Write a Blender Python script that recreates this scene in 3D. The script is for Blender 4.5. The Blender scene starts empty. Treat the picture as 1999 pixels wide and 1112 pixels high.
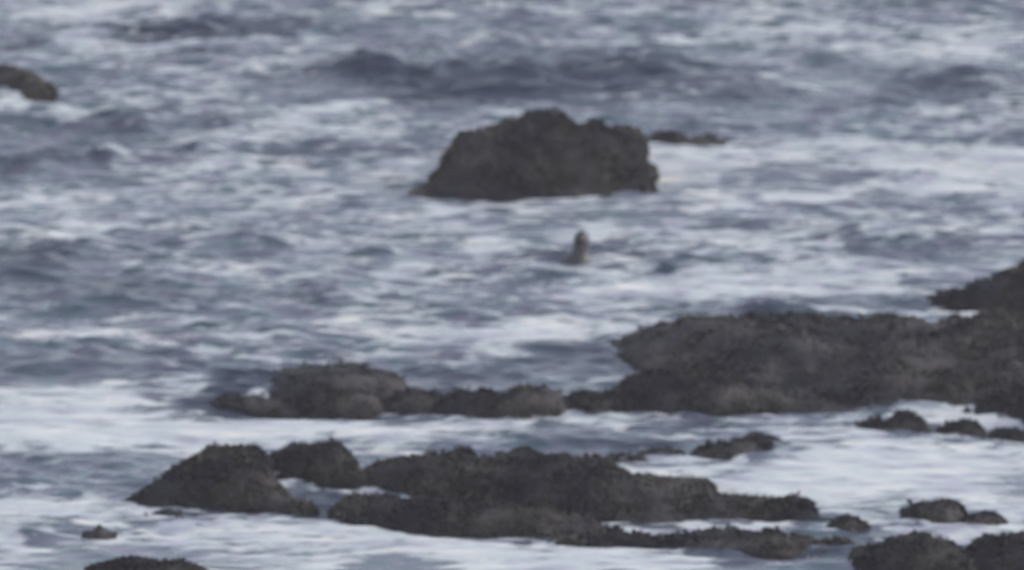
import bpy, math
import numpy as np
from mathutils import Vector, Matrix

# ------------------------------------------------------------------ camera
scene = bpy.context.scene
W, H = 1999.0, 1112.0
DIST, PITCH = 120.0, math.radians(10.0)
CAM_H = DIST * math.tan(PITCH)
FOCAL = 341.0
cam_d = bpy.data.cameras.new('camera')
cam = bpy.data.objects.new('camera', cam_d)
scene.collection.objects.link(cam)
cam.location = (0, 0, CAM_H)
cam.rotation_euler = (math.radians(90) - PITCH, 0, 0)
cam_d.sensor_width = 36.0
cam_d.lens = FOCAL
cam_d.clip_end = 6000.0
cam_d.dof.use_dof = True                       # soft long-lens focus, a little short of the rocks
cam_d.dof.focus_distance = 80.0
cam_d.dof.aperture_fstop = 2.2
scene.camera = cam

# ------------------------------------------------------------------ light
SUN_EL, SUN_ROT = math.radians(32), math.radians(75)
world = bpy.data.worlds.new('World'); scene.world = world
world.use_nodes = True
wn, wl = world.node_tree.nodes, world.node_tree.links
sky = wn.new('ShaderNodeTexSky'); sky.sky_type = 'NISHITA'; sky.sun_disc = False
sky.sun_elevation = SUN_EL; sky.sun_rotation = SUN_ROT
sky.air_density = 1.0; sky.dust_density = 1.4; sky.ozone_density = 1.5
hs = wn.new('ShaderNodeHueSaturation'); hs.inputs['Saturation'].default_value = 0.52
wl.new(sky.outputs[0], hs.inputs['Color'])
bg = wn['Background']; bg.inputs['Strength'].default_value = 0.13
wl.new(hs.outputs[0], bg.inputs['Color'])
sun_d = bpy.data.lights.new('sun', 'SUN'); sun_d.energy = 0.8; sun_d.angle = math.radians(50)
sun_d.color = (1.0, 0.96, 0.92)
sun = bpy.data.objects.new('sun', sun_d); scene.collection.objects.link(sun)
dirv = Vector((math.sin(SUN_ROT) * math.cos(SUN_EL), math.cos(SUN_ROT) * math.cos(SUN_EL), math.sin(SUN_EL)))
sun.rotation_euler = dirv.to_track_quat('Z', 'Y').to_euler()
scene.view_settings.view_transform = 'Standard'
scene.view_settings.look = 'None'
scene.view_settings.gamma = 1.0
scene.view_settings.use_curve_mapping = False
scene.view_settings.exposure = 0.78

# ------------------------------------------------------------------ helpers
PX = 36.0 / FOCAL / W
def at(px, py):
    """ground point seen at a place in the photograph (arrays welcome)"""
    px = np.asarray(px, float); py = np.asarray(py, float)
    a = (px - W / 2) * PX; b = -(py - H / 2) * PX
    dy = math.cos(PITCH) + b * math.sin(PITCH)
    dz = -math.sin(PITCH) + b * math.cos(PITCH)
    t = CAM_H / -dz
    return a * t, dy * t
def mpp(py):
    """metres across one photo pixel at the ground seen on that row"""
    x0, _ = at(1000, py); x1, _ = at(1001, py)
    return float(x1 - x0)

def _h(ix, iy, iz, seed):
    n = (ix * 374761393 + iy * 668265263 + iz * 2147483647 + seed * 144665) & 0xFFFFFFFF
    n = ((n ^ (n >> 13)) * 1274126177) & 0xFFFFFFFF
    n = ((n ^ (n >> 16)) * 2246822519) & 0xFFFFFFFF
    n = n ^ (n >> 15)
    return (n & 0xFFFFFF) / float(0xFFFFFF) * 2 - 1
def vnoise(x, y, z=0.0, seed=0):
    x = np.asarray(x, float); y = np.asarray(y, float) + 0 * x; z = np.asarray(z, float) + 0 * x
    fx, fy, fz = np.floor(x), np.floor(y), np.floor(z)
    ix, iy, iz = fx.astype(np.int64), fy.astype(np.int64), fz.astype(np.int64)
    u, v, w = x - fx, y - fy, z - fz
    u = u * u * u * (u * (u * 6 - 15) + 10); v = v * v * v * (v * (v * 6 - 15) + 10); w = w * w * (3 - 2 * w)
    flat = not np.any(w)
    r = 0
    for dz_ in (0, 1):
        if dz_ and flat: break
        wz = w if dz_ else 1 - w
        for dy_ in (0, 1):
            wy = v if dy_ else 1 - v
            for dx_ in (0, 1):
                wx = u if dx_ else 1 - u
                r = r + _h(ix + dx_, iy + dy_, iz + dz_, seed) * wx * wy * wz
    return r
def fbm(x, y, z=0.0, octv=4, seed=0, gain=0.5):
    r = 0; a = 1.0; f = 1.0; s = 0
    for k in range(octv):
        r = r + a * vnoise(x * f + 7.3 * k, y * f - 3.1 * k, z * f if np.ndim(z) or z else 0.0, seed + k)
        s += a; a *= gain; f *= 2.03
    return r / s
def sstep(a, b, x):
    t = np.clip((x - a) / (b - a), 0, 1); return t * t * (3 - 2 * t)

def mesh_from(name, co, faces_q, mat, parent=None, smooth=True, extra=None):
    """faces_q: (n,4) int array, extra: list of further polygons"""
    me = bpy.data.meshes.new(name)
    nq = len(faces_q); extra = extra or []
    loops = np.concatenate([faces_q.ravel()] + [np.array(e) for e in extra]).astype(np.int32)
    starts = list(range(0, nq * 4, 4)); tot = [4] * nq; s = nq * 4
    for e in extra:
        starts.append(s); tot.append(len(e)); s += len(e)
    me.vertices.add(len(co)); me.vertices.foreach_set('co', np.asarray(co, np.float32).ravel())
    me.loops.add(len(loops)); me.loops.foreach_set('vertex_index', loops)
    me.polygons.add(len(starts)); me.polygons.foreach_set('loop_start', np.array(starts, np.int32))
    try: me.polygons.foreach_set('loop_total', np.array(tot, np.int32))
    except Exception: pass
    me.update(calc_edges=True); me.validate()
    me.polygons.foreach_set('use_smooth', np.full(len(me.polygons), smooth))
    me.materials.append(mat)
    ob = bpy.data.objects.new(name, me); scene.collection.objects.link(ob)
    if parent: ob.parent = parent
    return ob
def tag(o, label=None, cat=None, group=None, kind=None):
    if label: o['label'] = label
    if cat: o['category'] = cat
    if group: o['group'] = group
    if kind: o['kind'] = kind
    return o

# ------------------------------------------------------------------ materials
def new_mat(name):
    m = bpy.data.materials.new(name); m.use_nodes = True
    return m, m.node_tree.nodes, m.node_tree.links, m.node_tree.nodes['Principled BSDF']
def N(nodes, kind, **kw):
    n = nodes.new(kind)
    for k, v in kw.items():
        if k in n.inputs: n.inputs[k].default_value = v
        else: setattr(n, k, v)
    return n
def noise_node(nodes, links, scale, detail=4, rough=0.55, vec=None, stretch=None):
    tc = nodes.new('ShaderNodeTexCoord')
    mp = nodes.new('ShaderNodeMapping'); links.new(tc.outputs['Object'], mp.inputs[0])
    if stretch: mp.inputs['Scale'].default_value = stretch
    n = nodes.new('ShaderNodeTexNoise'); n.inputs['Scale'].default_value = scale
    n.inputs['Detail'].default_value = detail; n.inputs['Roughness'].default_value = rough
    links.new(mp.outputs[0], n.inputs['Vector'])
    return n
def ramp(nodes, links, src, stops):
    r = nodes.new('ShaderNodeValToRGB'); links.new(src, r.inputs[0])
    el = r.color_ramp.elements
    while len(el) > 1: el.remove(el[-1])
    el[0].position, el[0].color = stops[0][0], stops[0][1]
    for p, c in stops[1:]:
        e = el.new(p); e.color = c
    return r
def g(v): return (v, v, v, 1)

def make_sea_material():
    m, n, l, b = new_mat('sea_water')
    foam = n.new('ShaderNodeAttribute'); foam.attribute_name = 'foam'
    dark_mask = n.new('ShaderNodeAttribute'); dark_mask.attribute_name = 'weed_and_swell_shade'
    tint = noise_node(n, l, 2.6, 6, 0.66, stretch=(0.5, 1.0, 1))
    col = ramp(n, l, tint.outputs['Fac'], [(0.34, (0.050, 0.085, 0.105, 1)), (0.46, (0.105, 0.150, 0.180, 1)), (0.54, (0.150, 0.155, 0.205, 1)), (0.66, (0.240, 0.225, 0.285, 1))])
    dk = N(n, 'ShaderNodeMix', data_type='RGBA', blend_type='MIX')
    l.new(dark_mask.outputs['Fac'], dk.inputs[0]); l.new(col.outputs[0], dk.inputs[6]); dk.inputs[7].default_value = (0.032, 0.040, 0.070, 1)  # one dark colour for sunken weed and for painted swell shade
    # foam break-up
    f1 = noise_node(n, l, 3.6, 8, 0.70, stretch=(0.50, 1.25, 1))
    a = N(n, 'ShaderNodeMath', operation='SUBTRACT'); l.new(f1.outputs['Fac'], a.inputs[0]); a.inputs[1].default_value = 0.5
    a2 = N(n, 'ShaderNodeMath', operation='MULTIPLY_ADD'); l.new(a.outputs[0], a2.inputs[0]); a2.inputs[1].default_value = 2.4; l.new(foam.outputs['Fac'], a2.inputs[2])
    f2 = noise_node(n, l, 7.5, 5, 0.6, stretch=(0.24, 0.85, 1))
    f2m = N(n, 'ShaderNodeMath', operation='SUBTRACT'); l.new(f2.outputs['Fac'], f2m.inputs[0]); f2m.inputs[1].default_value = 0.5
    a3 = N(n, 'ShaderNodeMath', operation='MULTIPLY_ADD'); l.new(f2m.outputs[0], a3.inputs[0]); a3.inputs[1].default_value = 2.0; l.new(a2.outputs[0], a3.inputs[2])
    mr = n.new('ShaderNodeMapRange'); mr.interpolation_type = 'SMOOTHSTEP'
    l.new(a3.outputs[0], mr.inputs[0]); mr.inputs[1].default_value = 0.30; mr.inputs[2].default_value = 0.88
    mr.inputs[3].default_value = 0.0; mr.inputs[4].default_value = 0.95
    ftint = noise_node(n, l, 2.2, 7, 0.68, stretch=(0.40, 1.3, 1))
    fcol = ramp(n, l, ftint.outputs['Fac'], [(0.34, (0.36, 0.38, 0.42, 1)), (0.43, (0.56, 0.53, 0.60, 1)), (0.50, (0.62, 0.68, 0.66, 1)), (0.57, (0.74, 0.71, 0.70, 1)), (0.68, (0.92, 0.88, 0.78, 1))])
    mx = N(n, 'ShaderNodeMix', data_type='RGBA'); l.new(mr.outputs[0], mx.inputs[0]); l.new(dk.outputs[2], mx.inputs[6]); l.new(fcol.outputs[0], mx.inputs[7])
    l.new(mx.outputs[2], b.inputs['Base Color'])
    rr = n.new('ShaderNodeMapRange'); l.new(mr.outputs[0], rr.inputs[0]); rr.inputs[3].default_value = 0.16; rr.inputs[4].default_value = 0.75
    l.new(rr.outputs[0], b.inputs['Roughness'])
    b.inputs['IOR'].default_value = 1.333
    sp = n.new('ShaderNodeMapRange'); l.new(dark_mask.outputs['Fac'], sp.inputs[0]); sp.inputs[3].default_value = 0.5; sp.inputs[4].default_value = 0.14  # duller reflection over weed, and where swell shade is painted
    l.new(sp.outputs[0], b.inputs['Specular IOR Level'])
    w1 = noise_node(n, l, 6.5, 5, 0.6, stretch=(0.7, 1.2, 1))
    bp = n.new('ShaderNodeBump'); bp.inputs['Strength'].default_value = 0.55; bp.inputs['Distance'].default_value = 0.05
    l.new(w1.outputs['Fac'], bp.inputs['Height']); l.new(bp.outputs[0], b.inputs['Normal'])
    return m
def make_rock_material():
    m, n, l, b = new_mat('wet_rock')
    t = noise_node(n, l, 1.7, 6, 0.6)
    c = ramp(n, l, t.outputs['Fac'], [(0.38, (0.010, 0.010, 0.018, 1)), (0.5, (0.024, 0.022, 0.028, 1)), (0.62, (0.070, 0.060, 0.058, 1))])
    t2 = noise_node(n, l, 22, 4, 0.6)
    c2 = ramp(n, l, t2.outputs['Fac'], [(0.3, g(0.7)), (0.7, g(1.25))])
    mx = N(n, 'ShaderNodeMix', data_type='RGBA', blend_type='MULTIPLY'); mx.inputs[0].default_value = 1
    l.new(c.outputs[0], mx.inputs[6]); l.new(c2.outputs[0], mx.inputs[7]); l.new(mx.outputs[2], b.inputs['Base Color'])
    b.inputs['Roughness'].default_value = 0.8; b.inputs['Specular IOR Level'].default_value = 0.22
    bp = n.new('ShaderNodeBump'); bp.inputs['Strength'].default_value = 0.7; bp.inputs['Distance'].default_value = 0.04
    l.new(t2.outputs['Fac'], bp.inputs['Height']); l.new(bp.outputs[0], b.inputs['Normal'])
    return m
def make_weed_material():
    m, n, l, b = new_mat('brown_seaweed')
    t = noise_node(n, l, 1.5, 4, 0.6, stretch=(1, 0.6, 1.3))
    c = ramp(n, l, t.outputs['Fac'], [(0.38, (0.012, 0.012, 0.024, 1)), (0.47, (0.028, 0.026, 0.034, 1)), (0.54, (0.046, 0.040, 0.034, 1)), (0.64, (0.086, 0.076, 0.066, 1))])
    l.new(c.outputs[0], b.inputs['Base Color']); b.inputs['Roughness'].default_value = 0.85
    b.inputs['Specular IOR Level'].default_value = 0.25
    return m
def make_skin_material():
    m, n, l, b = new_mat('wet_grey_fur')
    t = noise_node(n, l, 14, 4, 0.6)
    c = ramp(n, l, t.outputs['Fac'], [(0.38, (0.040, 0.040, 0.048, 1)), (0.62, (0.06, 0.057, 0.058, 1))])
    l.new(c.outputs[0], b.inputs['Base Color']); b.inputs['Roughness'].default_value = 0.45
    return m
SEA, ROCK, WEED, SKIN = make_sea_material(), make_rock_material(), make_weed_material(), make_skin_material()
EYE = bpy.data.materials.new('dark_eye'); EYE.use_nodes = True
EYE.node_tree.nodes['Principled BSDF'].inputs['Base Color'].default_value = (0.01, 0.01, 0.012, 1)
EYE.node_tree.nodes['Principled BSDF'].inputs['Roughness'].default_value = 0.15

# ------------------------------------------------------------------ the sea
# swells: x, y of the middle of the crest, half width, face depth (photo px), height in metres
SWELLS = [
    (370, 62, 190, 14, 0.16), (420, 110, 110, 8, 0.10), (60, 100, 70, 7, 0.10),
    (960, 160, 420, 26, 0.20), (700, 135, 80, 12, 0.12), (1230, 150, 90, 12, 0.12),
    (1400, 185, 150, 12, 0.10), (1880, 160, 70, 12, 0.12), (1740, 185, 80, 10, 0.12), (1850, 20, 90, 8, 0.09),
    (270, 240, 70, 14, 0.13), (445, 248, 50, 10, 0.14), (60, 330, 60, 10, 0.12), (400, 290, 40, 7, 0.12), (215, 310, 40, 7, 0.12),
    (520, 320, 260, 10, 0.06), (850, 95, 260, 7, 0.07), (1600, 125, 200, 8, 0.08), (1880, 420, 70, 8, 0.05),
    (1500, 345, 260, 9, 0.08), (1420, 385, 200, 9, 0.10), (1800, 350, 120, 9, 0.07),
    (60, 525, 110, 20, 0.18), (300, 565, 160, 14, 0.10), (640, 575, 75, 14, 0.17), (520, 572, 28, 9, 0.08), 
    (500, 470, 80, 8, 0.10), (735, 497, 50, 8, 0.10), (1490, 437, 120, 7, 0.07), (1640, 478, 140, 9, 0.08),
    (1060, 500, 80, 8, 0.09), (1120, 512, 75, 6, 0.10), (1330, 520, 120, 8, 0.09), (1070, 540, 100, 9, 0.07),
    (250, 690, 180, 8, 0.08), (60, 715, 120, 9, 0.09), (520, 655, 120, 9, 0.08), (1700, 580, 200, 10, 0.07), (230, 735, 60, 9, 0.08),
    (90, 900, 110, 10, 0.07), (220, 905, 70, 10, 0.07), (1560, 878, 190, 10, 0.06), (60, 1035, 90, 9, 0.06), (175, 1075, 40, 7, 0.04),
    (420, 765, 130, 14, 0.08), (1000, 860, 160, 10, 0.06), (1450, 600, 120, 7, 0.05),
]
# foam and wash: x, y, half width, half height (px), amount
FOAMS = [
    (650, 218, 90, 8, 0.75), (900, 220, 160, 10, 0.45), (150, 15, 180, 10, 0.45), (750, 20, 90, 8, 0.45), (1050, 20, 110, 10, 0.5),
    (1900, 305, 140, 13, 0.85), (1330, 310, 55, 26, 0.75), (1500, 335, 180, 12, 0.35), (1700, 375, 250, 12, 0.5), (1850, 95, 120, 14, 0.4), (1450, 300, 120, 12, 0.4), (650, 425, 420, 34, 0.26), (1500, 450, 380, 34, 0.34), (200, 440, 200, 30, 0.22), (1100, 625, 160, 20, 0.35), (1400, 560, 260, 22, 0.35), (1600, 372, 330, 14, 0.5), (1350, 345, 80, 12, 0.5), (1500, 60, 200, 14, 0.3), (500, 400, 200, 16, 0.35),
    (1420, 410, 230, 12, 0.4), (1050, 405, 120, 18, 0.55), (1180, 455, 60, 14, 0.7), (980, 485, 70, 14, 0.45), (850, 410, 90, 12, 0.5), (430, 385, 350, 14, 0.35),
    (1180, 470, 30, 8, 0.6), (1650, 555, 70, 10, 0.7), (1500, 520, 250, 20, 0.35), (1900, 520, 70, 14, 0.5), (560, 440, 150, 14, 0.3),
    (640, 690, 130, 9, 0.75), (150, 660, 200, 7, 0.5), (1100, 655, 130, 16, 0.5), (900, 640, 200, 14, 0.3), (1000, 690, 120, 10, 0.3),
    (130, 780, 200, 26, 0.75), (80, 840, 220, 26, 0.85), (420, 840, 240, 24, 0.7), (300, 810, 120, 20, 0.6), (800, 850, 140, 22, 0.55), (1010, 830, 160, 10, 0.5),
    (40, 1000, 110, 14, 1.0), (270, 1000, 100, 12, 0.5), (20, 1060, 60, 12, 0.7), (230, 1045, 120, 18, 0.35),
    (620, 940, 90, 9, 0.9), (740, 962, 80, 9, 0.9), (560, 975, 60, 7, 0.6), (900, 985, 60, 4, 0.7), (690, 925, 26, 12, 0.6),
    (600, 1040, 300, 30, 0.5), (1000, 1085, 400, 24, 0.65), (700, 1085, 300, 24, 0.55), (1300, 1085, 200, 14, 0.6),
    (1270, 915, 60, 12, 1.0), (1400, 925, 120, 14, 0.6), (1650, 935, 300, 40, 0.9), (1850, 900, 200, 40, 0.9), (1600, 975, 90, 20, 0.8), (1750, 865, 220, 14, 0.75),
    (1650, 795, 70, 9, 0.5), (1850, 800, 110, 14, 0.5), (1920, 980, 90, 30, 0.75), (1800, 1042, 110, 7, 0.95), (1500, 1028, 200, 6, 0.6), (1220, 1023, 50, 5, 0.6), (1890, 1062, 25, 5, 0.8),
    (1750, 627, 150, 5, 0.95), (1900, 618, 90, 6, 0.6), (1190, 762, 45, 5, 0.6), (1165, 805, 60, 8, 0.5), (1950, 1030, 60, 12, 0.5), (1403, 890, 12, 7, 1.2), (1652, 636, 14, 5, 1.1),
    (380, 985, 120, 8, 0.35), (350, 930, 60, 10, 0.2),
]
# weed under the surface, and painted shade of swells: x, y, half width, half height (px), amount
WEED_AND_SHADE = [
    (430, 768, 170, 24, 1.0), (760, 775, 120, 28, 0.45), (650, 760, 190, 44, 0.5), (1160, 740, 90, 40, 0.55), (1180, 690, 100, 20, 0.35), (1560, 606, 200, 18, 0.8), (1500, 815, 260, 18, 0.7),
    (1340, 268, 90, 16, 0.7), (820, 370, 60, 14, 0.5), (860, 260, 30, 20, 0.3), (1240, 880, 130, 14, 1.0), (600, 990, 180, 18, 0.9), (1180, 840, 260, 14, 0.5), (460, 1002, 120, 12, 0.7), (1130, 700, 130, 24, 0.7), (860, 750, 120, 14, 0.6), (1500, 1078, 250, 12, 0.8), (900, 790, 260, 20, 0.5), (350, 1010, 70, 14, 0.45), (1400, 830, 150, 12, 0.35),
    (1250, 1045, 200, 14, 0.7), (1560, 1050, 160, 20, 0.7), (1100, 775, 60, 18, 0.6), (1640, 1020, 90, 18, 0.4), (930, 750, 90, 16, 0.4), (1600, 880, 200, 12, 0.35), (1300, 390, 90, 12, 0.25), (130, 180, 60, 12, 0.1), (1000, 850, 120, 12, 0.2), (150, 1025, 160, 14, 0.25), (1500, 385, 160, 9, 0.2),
    (960, 165, 340, 38, 0.85), (400, 50, 200, 22, 0.8), (300, 580, 230, 26, 0.7), (640, 570, 70, 22, 0.6), (60, 515, 110, 26, 0.8), (720, 140, 80, 22, 0.7),  # dark faces of the big swells, painted into the water colour
    (1060, 497, 80, 8, 0.5), (1205, 506, 90, 8, 0.45), (1130, 514, 90, 10, 0.9), (1330, 520, 110, 10, 0.4), (1060, 540, 110, 12, 0.4), (1230, 545, 70, 10, 0.3),  # dark ripples around the animal, shade put in as colour
    (1850, 160, 150, 26, 0.6), (1450, 190, 200, 22, 0.5), (1300, 150, 120, 26, 0.6), (450, 110, 130, 14, 0.6), (60, 95, 80, 10, 0.6), (1700, 360, 180, 14, 0.45), (1640, 480, 150, 12, 0.5), (200, 260, 220, 40, 0.35), (640, 300, 200, 20, 0.3), (80, 320, 120, 24, 0.6), (1000, 600, 250, 16, 0.3), (300, 720, 330, 22, 0.4), (1000, 720, 200, 16, 0.35),  # further dark wave bands, their shade painted on
] + [(x, y + h * .5, w * .8, h * 1.1, min(0.8, a * 5.0)) for x, y, w, h, a in SWELLS]  # every swell also gets its shaded face painted darker
CALM = [(100, 810, 330, 60, 0.7), (400, 850, 300, 50, 0.5), (700, 1080, 900, 60, 0.75), (1750, 930, 420, 70, 0.75), (1700, 370, 320, 30, 0.45), (1050, 410, 200, 26, 0.4), (640, 690, 160, 14, 0.5), (80, 990, 160, 40, 0.5), (900, 850, 300, 40, 0.4)]

def stretch_axis(a, b, step, far_a, far_b, grow):
    core = np.arange(a, b + step * .5, step)
    lo, hi = [], []
    s, p = step, a
    while p > far_a: s *= grow; p -= s; lo.append(p)
    s, p = step, core[-1]
    while p < far_b: s *= grow; p += s; hi.append(p)
    return np.array(lo[::-1] + list(core) + hi)

def blobs(X, Y, lst, rough=0.35, seed=50):
    """sum of soft patches whose edges are broken up by noise, laid out on the water plane"""
    out = np.zeros_like(X)
    wx = X + 0.5 * fbm(X * 0.8, Y * 0.45, octv=3, seed=seed)
    wy = Y + 1.5 * fbm(X * 0.8, Y * 0.45, octv=3, seed=seed + 9)
    for px, py, hw, hh, amt in lst:
        cx, cy = at(px, py); sx = hw * mpp(py)
        _, y1 = at(px, py + hh); _, y0 = at(px, py - hh); sy = (y0 - y1) / 2
        m = (np.abs(wx - cx) < 2.6 * sx) & (np.abs(wy - cy) < 2.6 * sy)
        q = ((wx[m] - cx) / sx) ** 2 + ((wy[m] - cy) / sy) ** 2
        v = amt * np.exp(-(q * 0.75) ** 1.3)
        out[m] = np.maximum(out[m], v) + 0.25 * np.minimum(out[m], v)
    return out

def build_sea():
    xs = stretch_axis(-9.0, 9.0, 0.032, -2500, 2500, 1.16)
    ys = stretch_axis(100.0, 148.5, 0.056, -300, 4500, 1.15)
    X, Y = np.meshgrid(xs, ys)
    nx, ny = len(xs), len(ys)
    core = sstep(-30, -12, X) * sstep(30, 12, X) * sstep(75, 94, Y) * sstep(190, 160, Y)
    rng = np.random.default_rng(11)
    calm = 1 - np.clip(blobs(X, Y, CALM, seed=70), 0, 0.85)
    gust = 1.0 + 0.55 * fbm(X * 0.42, Y * 0.26, octv=3, seed=5)
    Z = np.zeros_like(X); DX = np.zeros_like(X); DY = np.zeros_like(X)
    main = math.radians(-96)                  # seas run towards the shore, a little askew
    for i in range(110):
        lam = 0.20 * (3.6 / 0.20) ** rng.random()
        th = main + rng.normal(0, 0.46 if lam < 1.2 else 0.28)
        k = 2 * math.pi / lam
        slope = 0.072 if lam < 0.8 else 0.032
        a = slope / k
        kx, ky = k * math.cos(th), k * math.sin(th)
        # each train comes and goes over the surface instead of running on for ever
        env = 0.5 + 0.9 * vnoise(X / (lam * 2.6) + 31 * i, Y / (lam * 2.2), seed=100 + i)
        ph = kx * X + ky * Y + rng.random() * 6.283 + 1.2 * vnoise(X / (lam * 3) + 17 * i, Y / (lam * 3), seed=300 + i)
        e = a * env * (gust * calm if lam < 2.0 else 0.6 + 0.4 * calm) * core
        c, s = np.cos(ph), np.sin(ph)
        Z += e * c
        DX -= 0.85 * e * s * math.cos(th); DY -= 0.85 * e * s * math.sin(th)
    Zw = Z.copy()
    # long low swell beyond the modelled patch
    out = 1 - core
    Z += out * (0.05 * np.sin(Y * 0.35 + 1.5 * fbm(X * .02, Y * .02, octv=2)) )
    for px, py, hw, hh, amp in SWELLS:
        cx, cy = at(px, py); sx = hw * mpp(py) * 0.75
        _, y1 = at(px, py + hh); _, y0 = at(px, py - hh); sy = (y0 - y1) / 2 * 0.9
        bend = 0.25 * sy * vnoise(X[0] * 0.9, 0 * X[0] + px, seed=7)[None, :] * 2
        m = (np.abs(X - cx) < 3 * sx) & (np.abs(Y - cy) < 5 * sy)
        dy = (Y - cy - bend)
        dy = np.where(dy > 0, dy / (1.9 * sy), dy / (0.85 * sy))
        f = np.exp(-0.5 * ((X - cx) / sx) ** 2) * np.exp(-0.5 * dy ** 2) * amp * 0.8 * (1 + 0.7 * fbm(X * 1.5, Y * 0.8, octv=3, seed=3))
        Z += np.where(m, f, 0)
    sx_, sy_ = at(1132, 509)
    rr_ = np.hypot(X - sx_, Y - sy_)
    Z += 0.012 * np.cos(rr_ * 2 * math.pi / 0.36) * np.exp(-rr_ / 0.7) * sstep(3.0, 1.0, rr_)
    foam = blobs(X, Y, FOAMS, seed=50)
    dark_mask = blobs(X, Y, WEED_AND_SHADE, seed=60)
    # crests whiten a little, streaks of old foam drift everywhere
    zc = Zw - 0.02
    crest = sstep(0.03, 0.13, zc) * 0.12
    drift = 0.36 + 0.62 * fbm(X * 0.50, Y * 0.42, octv=5, seed=21, gain=0.65) + 0.30 * fbm(X * 0.13, Y * 0.16, octv=2, seed=27)
    foam = foam + crest + np.clip(drift, 0, 1) - 0.6 * dark_mask
    co = np.stack([X + DX, Y + DY, Z], -1).reshape(-1, 3)
    idx = np.arange(nx * ny).reshape(ny, nx)
    q = np.stack([idx[:-1, :-1], idx[:-1, 1:], idx[1:, 1:], idx[1:, :-1]], -1).reshape(-1, 4)
    ob = mesh_from('sea', co, q, SEA)
    for nm, arr in (('foam', foam), ('weed_and_swell_shade', np.clip(dark_mask, 0, 1))):
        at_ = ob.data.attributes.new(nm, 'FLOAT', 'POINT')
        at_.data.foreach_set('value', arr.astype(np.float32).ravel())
    tag(ob, kind='structure', label='choppy blue grey sea with drifting white foam')
    return ob

# ------------------------------------------------------------------ rocks
rock_rng = np.random.default_rng(5)
def build_weed(parent, P, Nrm, count, length, rng):
    """many small curved fronds lying on the rock: joined, far too many to count"""
    k = len(P); 
    if k == 0: return
    sel = rng.integers(0, k, count)
    base = P[sel] + rng.normal(0, 0.012, (count, 3)); nr = Nrm[sel]
    # neighbours lean the same way, in clumps
    cx = vnoise(base[:, 0] * 5, base[:, 1] * 5, base[:, 2] * 5, seed=81); cy = vnoise(base[:, 0] * 5, base[:, 1] * 5, base[:, 2] * 5, seed=82)
    d = nr * 0.38 + np.stack([cx * 1.2, cy * 1.2, -0.45 + 0 * cx], -1) + rng.normal(0, 0.28, (count, 3))
    d /= np.linalg.norm(d, axis=1)[:, None]
    clump = np.clip(0.75 + 0.8 * vnoise(base[:, 0] * 3, base[:, 1] * 3, seed=83), 0.35, 1.6)
    L = length * (0.6 + 0.8 * rng.random(count)) * clump
    side = np.cross(d, rng.normal(0, 1, (count, 3))); side /= np.linalg.norm(side, axis=1)[:, None] + 1e-9
    w = (L * 0.17)[:, None] * side
    droop = np.array([0, 0, -1.0])[None, :] * (L * 0.30)[:, None]
    p0 = base - nr * 0.01; p1 = base + d * (L * 0.5)[:, None]; p2 = base + d * L[:, None] + droop
    co = np.stack([p0 - w * .5, p0 + w * .5, p1 + w * 1.2, p1 - w * 1.2, p2 + w * .45, p2 - w * .45], 1).reshape(-1, 3)
    i = (np.arange(count) * 6)[:, None]
    q = np.concatenate([i + np.array([[0, 1, 2, 3]]), i + np.array([[3, 2, 4, 5]])])
    o = mesh_from('seaweed', co, q, WEED, parent)
    o['kind'] = 'stuff'

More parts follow.
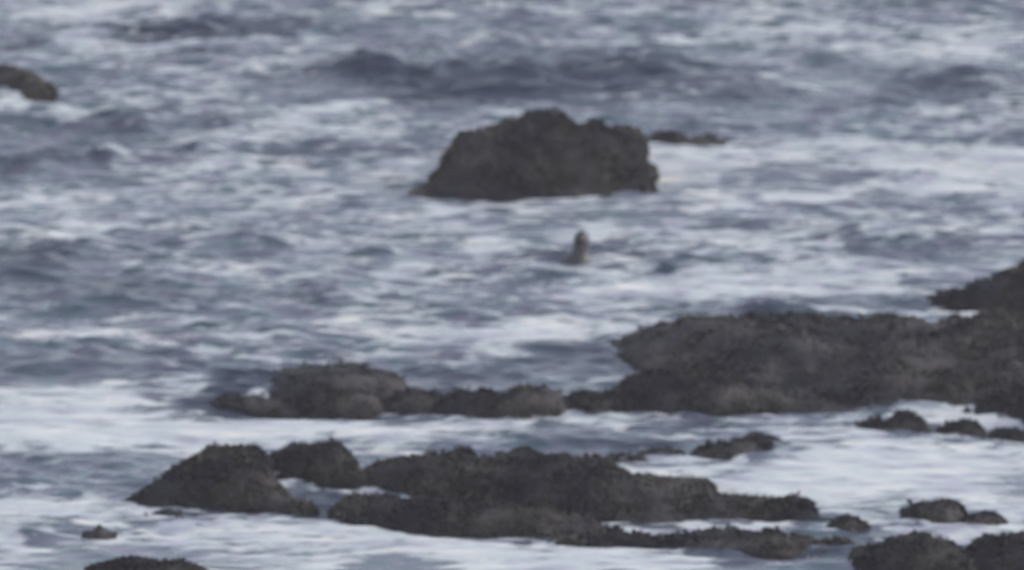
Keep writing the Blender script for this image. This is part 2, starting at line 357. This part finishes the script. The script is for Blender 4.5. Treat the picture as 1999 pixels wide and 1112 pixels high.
def build_rock(label, top, bot, cat='rock', group=None, depth=0.35, rough=1.0, weed=1.0, sharp=1.0, seed=0, gap=0.0):
    """top: skyline, bot: waterline, both as seen in the photograph; depth: share of the rise that is distance, not height"""
    top = np.array(top, float); bot = np.array(bot, float)
    x0, x1 = min(top[0, 0], bot[0, 0]), max(top[-1, 0], bot[-1, 0])
    rng = np.random.default_rng(1000 + seed)
    for bx in np.arange(bot[0, 0] + 20, bot[-1, 0], 45):
        WEED_AND_SHADE.append((bx, float(np.interp(bx, bot[:, 0], bot[:, 1])) + 3, 34, 7, 0.34))
        if rng.random() < 0.4: FOAMS.append((bx, float(np.interp(bx, bot[:, 0], bot[:, 1])) + 4 + 4 * rng.random(), 20 + 25 * rng.random(), 3.0, 0.75))
    step = 2.6
    px = np.arange(x0, x1 + step, step)
    tb = np.interp(px, bot[:, 0], bot[:, 1]); tt = np.interp(px, top[:, 0], top[:, 1])
    # break the straight runs of the skyline
    tt = tt + 2.0 + 2.2 * sharp * vnoise(px / 17, 0 * px, seed=seed) + 2.5 * sharp * vnoise(px / 41, 0 * px, seed=seed + 5)
    vv = np.linspace(0, 2, 400)
    pk = np.max(depth * vv + (1 - depth) * np.where(vv < 1, 1 - (1 - vv) ** 2.1, 1 - np.abs(vv - 1) ** 2.0))
    rise = np.maximum(tb - tt, 0.5) / pk
    xf, yf = at(px, tb)
    m = np.array([mpp(v) for v in tb]); R = rise * m
    d = depth * R / math.sin(PITCH); zr = (1 - depth) * R / math.cos(PITCH)
    d = np.maximum(d, 0.10)
    endt = sstep(0, 1, np.minimum(px - x0, x1 - px) / 10.0)
    zr = zr * (0.15 + 0.85 * endt)
    nv = int(np.clip(np.max(d) * 2 / 0.045, 22, 90))
    v = np.linspace(-0.25, 2.35, nv)          # 0 = waterline in front, 1 = ridge, 2 = waterline behind
    Vv, Dd = np.meshgrid(v, d); Zz = np.repeat(zr[:, None], nv, 1)
    Xg = np.repeat(xf[:, None], nv, 1); Yg = yf[:, None] + Vv * Dd
    prof = np.where(Vv < 1, 1 - np.clip(1 - Vv, 0, 2) ** 2.1, 1 - np.clip(Vv - 1, 0, 2) ** 2.0)
    prof = np.where(prof < 0, prof * 1.0, prof)
    Zg = Zz * prof + np.minimum(prof, 0) * 0.28
    # lumps, ledges and cracks
    amp = 0.16 * rough * np.minimum(np.maximum(Zz, 0.10), 0.6)
    n1 = fbm(Xg * 2.1, Yg * 1.5, Zg * 2.1, 4, seed=seed + 11)
    rid = 1 - 2 * np.abs(fbm(Xg * 1.6, Yg * 1.2, Zg * 1.6, 3, seed=seed + 31))
    n2 = fbm(Xg * 9, Yg * 8, Zg * 9, 3, seed=seed + 41)
    body = sstep(-0.3, 0.25, prof)
    Zg = Zg + body * (amp * 1.8 * n1 + amp * 0.6 * (rid - .4)) + 0.022 * n2 - gap * body * np.maximum(0, fbm(Xg * 1.1, Yg * .55, octv=2, seed=seed + 77) + .05)
    Yg = Yg + body * amp * 2.2 * fbm(Xg * 1.8 + 9, Yg * 1.8, Zg * 2.5, 3, seed=seed + 51)
    Xg = Xg + body * amp * 1.0 * fbm(Xg * 2.3 - 9, Yg * 1.8, Zg * 2.5, 3, seed=seed + 61)
    # closed underside
    n = len(px)
    co = np.stack([Xg, Yg, Zg], -1)
    cen = co.reshape(-1, 3).mean(0)
    idx = np.arange(n * nv).reshape(n, nv)
    q = np.stack([idx[:-1, :-1], idx[1:, :-1], idx[1:, 1:], idx[:-1, 1:]], -1).reshape(-1, 4)
    ring = np.concatenate([idx[:, 0], idx[-1, 1:], idx[-2::-1, -1], idx[0, -2:0:-1]])
    low = co.reshape(-1, 3)[ring].copy(); low[:, 2] = -0.9
    base_i = n * nv; k = len(ring); li = base_i + np.arange(k)
    sides = np.stack([ring, np.roll(ring, -1), np.roll(li, -1), li], -1)[:, ::-1]
    allco = np.concatenate([co.reshape(-1, 3), low])
    origin = np.array([cen[0], cen[1], 0.0])
    ob = mesh_from('rock', allco - origin, np.concatenate([q, sides]), ROCK, extra=[li])
    ob.location = origin.tolist()
    tag(ob, label, cat, group)
    # weed where the rock stands out of the water
    gx = np.gradient(co, axis=0); gv = np.gradient(co, axis=1)
    nr = np.cross(gx, gv); nr /= np.linalg.norm(nr, axis=2)[..., None] + 1e-9
    area = np.linalg.norm(np.cross(gx, gv), axis=2)
    msk = (Zg > -0.01)
    P = co[msk] - origin; Nn = nr[msk]; A = area[msk]
    if weed > 0 and len(P):
        A = A * np.clip(0.75 + 2.2 * fbm(P[:, 0] * 1.7 + seed, P[:, 1] * 1.2, P[:, 2] * 2, 3, seed=seed + 90), 0.25, 1.3)
        tot = A.sum(); cnt = int(min(36000, tot * 4600 * weed))
        pick = rng.choice(len(P), size=max(cnt, 40), p=A / tot)
        build_weed(ob, P[pick], Nn[pick], max(cnt, 40), 0.080, rng)
    return ob

build_rock('large domed dark rock standing in the water behind the small swimming animal',
    [(790, 378), (840, 352), (872, 300), (900, 262), (960, 243), (1010, 226), (1060, 218), (1100, 224), (1125, 240), (1150, 242), (1168, 232), (1185, 247), (1215, 250), (1240, 244), (1252, 262), (1258, 300), (1275, 318), (1277, 345), (1262, 372), (1285, 392)],
    [(790, 386), (860, 388), (960, 388), (1130, 388), (1240, 384), (1285, 392)], seed=1, depth=0.34, rough=0.9)
build_rock('low brown rock cut off by the left edge near the top',
    [(-190, 150), (-120, 118), (-30, 122), (20, 128), (60, 136), (90, 158), (102, 180), (106, 190)],
    [(-190, 170), (-60, 168), (0, 176), (50, 192), (106, 193)], seed=2, depth=0.4, rough=0.6)
build_rock('thin dark weedy ledge trailing right of the large domed rock',
    [(1262, 262), (1300, 258), (1340, 262), (1380, 262), (1425, 274)],
    [(1262, 268), (1300, 276), (1350, 286), (1395, 286), (1425, 277)], seed=3, depth=0.6, rough=1.6, weed=0.35, gap=0.06)
build_rock('brownish rock rising out of the right edge above the wide reef',
    [(1815, 578), (1850, 566), (1885, 572), (1905, 556), (1950, 546), (1985, 530), (2040, 508), (2110, 498), (2200, 530), (2260, 590)],
    [(1815, 582), (1870, 600), (1960, 612), (2060, 618), (2180, 612), (2260, 600)], seed=4, depth=0.4)
build_rock('wide dark weed covered reef reaching in from the right edge below the brownish rock',
    [(1195, 668), (1240, 652), (1300, 640), (1340, 630), (1420, 624), (1500, 616), (1600, 622), (1640, 634), (1760, 626), (1860, 630), (1950, 622), (2060, 612), (2200, 630), (2300, 690)],
    [(1195, 672), (1235, 716), (1300, 745), (1420, 775), (1550, 795), (1640, 798), (1740, 796), (1860, 800), (1960, 818), (2100, 832), (2300, 800)],
    seed=5, depth=0.60, rough=1.5, gap=0.04)
build_rock('jagged dark boulder at the lower left foot of the wide reef',
    [(1200, 775), (1225, 742), (1265, 730), (1310, 724), (1345, 736), (1400, 730), (1440, 740), (1480, 752), (1530, 768), (1600, 786)],
    [(1200, 806), (1300, 812), (1400, 812), (1480, 802), (1600, 798)], seed=6, depth=0.4, rough=1.3)
build_rock('narrow pointed boulder along the lower front of the wide reef at the right edge',
    [(1900, 800), (1940, 762), (1990, 745), (2060, 735), (2160, 760), (2220, 815)],
    [(1900, 806), (1960, 818), (2040, 832), (2130, 838), (2220, 828)], seed=7, depth=0.4)
build_rock('low dark rock awash between the smooth mound and the wide reef',
    [(845, 795), (870, 772), (905, 764), (950, 770), (990, 772), (1012, 756), (1060, 758), (1090, 772), (1112, 790)],
    [(845, 800), (900, 814), (980, 818), (1060, 817), (1112, 800)], seed=8, depth=0.35)
build_rock('short low dark ledge linking the awash rock to the wide reef',
    [(1095, 788), (1125, 770), (1170, 768), (1215, 770), (1240, 775)],
    [(1095, 795), (1140, 802), (1240, 800)], seed=9, depth=0.45)
build_rock('smooth brown mound just breaking the surface in the left half',
    [(490, 748), (530, 730), (580, 717), (650, 715), (720, 722), (775, 736), (820, 760)],
    [(490, 760), (540, 782), (610, 796), (690, 800), (760, 786), (820, 770)], seed=10, depth=0.60, rough=0.6, sharp=0.4, weed=0.22, gap=0.03)
build_rock('low dark ledge awash trailing left from the smooth brown mound',
    [(385, 774), (430, 766), (500, 758), (560, 764), (600, 778)],
    [(385, 780), (440, 790), (500, 800), (560, 802), (600, 798)], seed=30, depth=0.75, rough=1.3, weed=0.3, gap=0.05)
build_rock('low weedy lump awash between the smooth mound and the awash rock to its right',
    [(745, 782), (780, 764), (820, 760), (865, 776)],
    [(745, 794), (790, 804), (830, 804), (865, 794)], seed=31, depth=0.6, rough=0.9, weed=0.3, gap=0.04)
build_rock('small dark boulder in front of the smooth brown mound',
    [(560, 770), (580, 748), (610, 742), (640, 756), (690, 764), (735, 772), (750, 790)],
    [(560, 788), (600, 800), (660, 812), (720, 812), (750, 800)], seed=11, depth=0.35)
build_rock('peaked dark rock with a long tail sloping down to the left',
    [(236, 972), (262, 962), (300, 945), (340, 918), (372, 893), (400, 877), (440, 878), (480, 876), (498, 888), (508, 910), (530, 935), (560, 965), (610, 985)],
    [(236, 982), (300, 988), (400, 992), (500, 1000), (560, 1002), (610, 998)], seed=12, depth=0.36)
build_rock('block shaped dark rock between the peaked rock and the long ragged reef',
    [(510, 912), (532, 878), (570, 866), (620, 868), (662, 872), (682, 895), (700, 925), (715, 940)],
    [(510, 922), (560, 932), (620, 944), (680, 950), (715, 945)], seed=13, depth=0.3)
build_rock('long ragged dark reef across the lower middle with a knobbly skyline',
    [(700, 930), (720, 908), (780, 900), (840, 898), (900, 884), (920, 895), (990, 896), (1020, 880), (1045, 890), (1100, 898), (1180, 906), (1205, 915), (1230, 935), (1290, 935), (1385, 944), (1395, 966), (1480, 972), (1560, 976), (1590, 992), (1625, 1010)],
    [(700, 942), (760, 955), (830, 975), (930, 985), (1050, 1010), (1150, 1016), (1300, 1018), (1420, 1014), (1560, 1016), (1625, 1014)],
    seed=14, depth=0.42, rough=1.2)
build_rock('low dark rock below the foam channel, in front of the long ragged reef',
    [(640, 1000), (690, 978), (740, 972), (800, 978), (900, 984), (980, 988), (1060, 998), (1130, 1012), (1200, 1025)],
    [(640, 1006), (700, 1026), (800, 1040), (900, 1046), (1020, 1044), (1120, 1042), (1200, 1034)], seed=15, depth=0.38)
build_rock('small dark rock with a bright foam fleck, just above the long ragged reef',
    [(1345, 886), (1370, 872), (1400, 868), (1440, 860), (1480, 848), (1515, 850), (1525, 862)],
    [(1345, 892), (1400, 898), (1450, 898), (1500, 880), (1525, 866)], seed=16, depth=0.5, gap=0.015, weed=0.6)
build_rock('thin dark ledge awash left of the rock with the foam fleck',
    [(1180, 890), (1230, 880), (1290, 876), (1335, 884)],
    [(1180, 897), (1240, 898), (1300, 896), (1335, 889)], seed=17, depth=0.65, weed=0.35, gap=0.05)
build_rock('small triangular rock standing in pale wash below the wide reef',
    [(1672, 828), (1710, 820), (1740, 822), (1752, 806), (1768, 802), (1785, 818), (1815, 836)],
    [(1672, 832), (1720, 838), (1780, 839), (1815, 839)], seed=18, depth=0.3, rough=.7)
build_rock('small round dark rock beside the triangular rock, in pale wash',
    [(1835, 836), (1862, 828), (1880, 820), (1905, 824), (1922, 848)],
    [(1835, 840), (1870, 846), (1922, 852)], seed=19, depth=0.3, rough=.7)
build_rock('tiny low rock in pale wash at the right edge below the wide reef',
    [(1928, 848), (1950, 834), (1985, 842), (2030, 846), (2070, 862)],
    [(1928, 852), (1980, 862), (2030, 868), (2070, 868)], seed=20, depth=0.4, rough=.7)
build_rock('isolated dark rock in white foam at the lower right',
    [(1768, 1000), (1785, 985), (1820, 982), (1850, 976), (1868, 984), (1885, 1004)],
    [(1768, 1008), (1810, 1018), (1850, 1022), (1885, 1014)], seed=21, depth=0.34)
build_rock('small flat dark rock touching the right side of the isolated rock in white foam',
    [(1880, 1012), (1905, 1004), (1940, 1002), (1962, 1012)],
    [(1880, 1018), (1925, 1022), (1962, 1019)], seed=22, depth=0.5)
build_rock('small low lump just off the right tip of the long ragged reef',
    [(1632, 1020), (1650, 1008), (1668, 1008), (1686, 1022)],
    [(1632, 1025), (1660, 1030), (1686, 1027)], seed=23, depth=0.45)
build_rock('low dark ledge awash under the right half of the long ragged reef',
    [(1090, 1050), (1180, 1042), (1260, 1044), (1330, 1042), (1400, 1040), (1430, 1036), (1480, 1046), (1560, 1050), (1640, 1058), (1700, 1064)],
    [(1090, 1056), (1180, 1062), (1300, 1066), (1420, 1072), (1500, 1086), (1600, 1084), (1700, 1078)], seed=24, depth=0.6, rough=1.3, gap=0.015)
build_rock('dark rock cut off by the bottom edge at the lower right',
    [(1660, 1080), (1720, 1062), (1790, 1056), (1850, 1058), (1875, 1070), (1915, 1100)],
    [(1660, 1100), (1720, 1130), (1800, 1145), (1915, 1140)], seed=25, depth=0.4)
build_rock('dark rock in the bottom right corner',
    [(1880, 1095), (1915, 1062), (1945, 1050), (2010, 1050), (2090, 1058), (2180, 1110)],
    [(1880, 1125), (1950, 1145), (2050, 1150), (2180, 1140)], seed=26, depth=0.4)
build_rock('dark rock tops peeping over the bottom edge at the lower left',
    [(170, 1112), (215, 1094), (250, 1091), (290, 1102), (340, 1102), (385, 1104), (430, 1122)],
    [(170, 1124), (260, 1136), (340, 1138), (430, 1130)], seed=27, depth=0.4)
build_rock('tiny pointed rock in the foam at the lower left',
    [(160, 1041), (180, 1036), (189, 1022), (196, 1022), (205, 1036), (226, 1042)],
    [(165, 1044), (195, 1046), (222, 1044)], seed=28, depth=0.25, sharp=0.2, rough=.2, weed=0)
build_rock('low weedy fringe below the tail of the peaked dark rock',
    [(284, 1008), (320, 1000), (345, 1004), (372, 1010)],
    [(284, 1014), (325, 1018), (372, 1013)], seed=29, depth=0.55, weed=.5)

# ------------------------------------------------------------------ the animal
def build_animal():
    gx, gy = at(1132, 509)
    s = mpp(500) * 0.88
    # profile from the water up: (height px, half width px, half depth px, lean px)
    prof = [(-40, 60, 70, -10), (-14, 50, 56, -9), (2, 38, 40, -7), (10, 28, 31, -4), (18, 21.5, 25, -1), (27, 19.5, 22, 1), (36, 18.5, 20, 2.5), (44, 17.5, 20, 3.5), (52, 17, 21, 4), (59, 15, 19, 4), (64, 11.5, 14, 4), (67, 6.5, 8, 4), (68.3, 2, 3, 4)]
    hs_, ws, ds, ls = (np.array(c, float) for c in zip(*prof))
    hh = np.concatenate([np.linspace(-40, 50, 26), 50 + 18.3 * np.sin(np.linspace(0.15, math.pi / 2, 12))])
    w = np.interp(hh, hs_, ws); d = np.interp(hh, hs_, ds); lean = np.interp(hh, hs_, ls)
    na = 28
    th = np.linspace(0, 2 * math.pi, na, endpoint=False)
    co = []
    for h_, w_, d_, l_ in zip(hh, w, d, lean):
        # the muzzle points at the viewer and a little to the left
        mz = math.exp(-((h_ - 50) / 6.0) ** 2)
        for t in th:
            x, y = math.cos(t) * w_, math.sin(t) * d_
            f = max(0.0, math.cos(t - math.radians(-112))) ** 3
            r = 1 + 0.42 * mz * f
            brow = 1 + 0.06 * math.exp(-((h_ - 58) / 3.5) ** 2) * f
            co.append(((x * r * brow + l_) * s, y * r * brow * s, h_ * s))
    n = len(hh); idx = np.arange(n * na).reshape(n, na)
    q = np.stack([idx[:-1], np.roll(idx[:-1], -1, 1), np.roll(idx[1:], -1, 1), idx[1:]], -1).reshape(-1, 4)
    body = mesh_from('seal', np.array(co), q, SKIN, extra=[list(idx[-1]), list(idx[0][::-1])])
    body.location = (float(gx), float(gy), 0)
    tag(body, 'small dark grey animal holding its rounded head and neck upright out of the choppy water', 'animal')
    import bmesh
    def ball(name, x, y, z, r, sx=1, sy=1, sz=1, mat=EYE):
        bm = bmesh.new(); bmesh.ops.create_uvsphere(bm, u_segments=14, v_segments=9, radius=r * s)
        for v_ in bm.verts: v_.co = Vector((v_.co.x * sx, v_.co.y * sy, v_.co.z * sz))
        me = bpy.data.meshes.new(name); bm.to_mesh(me); bm.free(); me.materials.append(mat)
        for p in me.polygons: p.use_smooth = True
        o = bpy.data.objects.new(name, me); scene.collection.objects.link(o); o.parent = body
        o.location = (x * s, y * s, z * s)
    ball('eye', -8, -16.0, 57, 2.4)
    ball('eye', 8, -17.5, 57, 2.4)
    ball('nose', -6.5, -29, 52, 2.6, 1.3, .8, .8)
build_animal()

# ------------------------------------------------------------------ the air
sea = build_sea()
def build_haze():
    import bmesh
    bm = bmesh.new(); bmesh.ops.create_cube(bm, size=1)
    for v in bm.verts: v.co = Vector((v.co.x * 5400, 2100 + v.co.y * 5200, (CAM_H + 3 - 3) / 2 + v.co.z * (CAM_H + 9)))
    me = bpy.data.meshes.new('haze'); bm.to_mesh(me); bm.free()
    m = bpy.data.materials.new('sea_haze'); m.use_nodes = True
    nt = m.node_tree; nt.nodes.remove(nt.nodes['Principled BSDF'])
    v = nt.nodes.new('ShaderNodeVolumePrincipled'); v.inputs['Density'].default_value = 0.0005
    v.inputs['Color'].default_value = (0.93, 0.86, 0.88, 1)
    nt.links.new(v.outputs[0], nt.nodes['Material Output'].inputs['Volume'])
    me.materials.append(m)
    o = bpy.data.objects.new('haze', me); scene.collection.objects.link(o); o['kind'] = 'stuff'
    o['label'] = 'thin pale sea haze over the water'
build_haze()
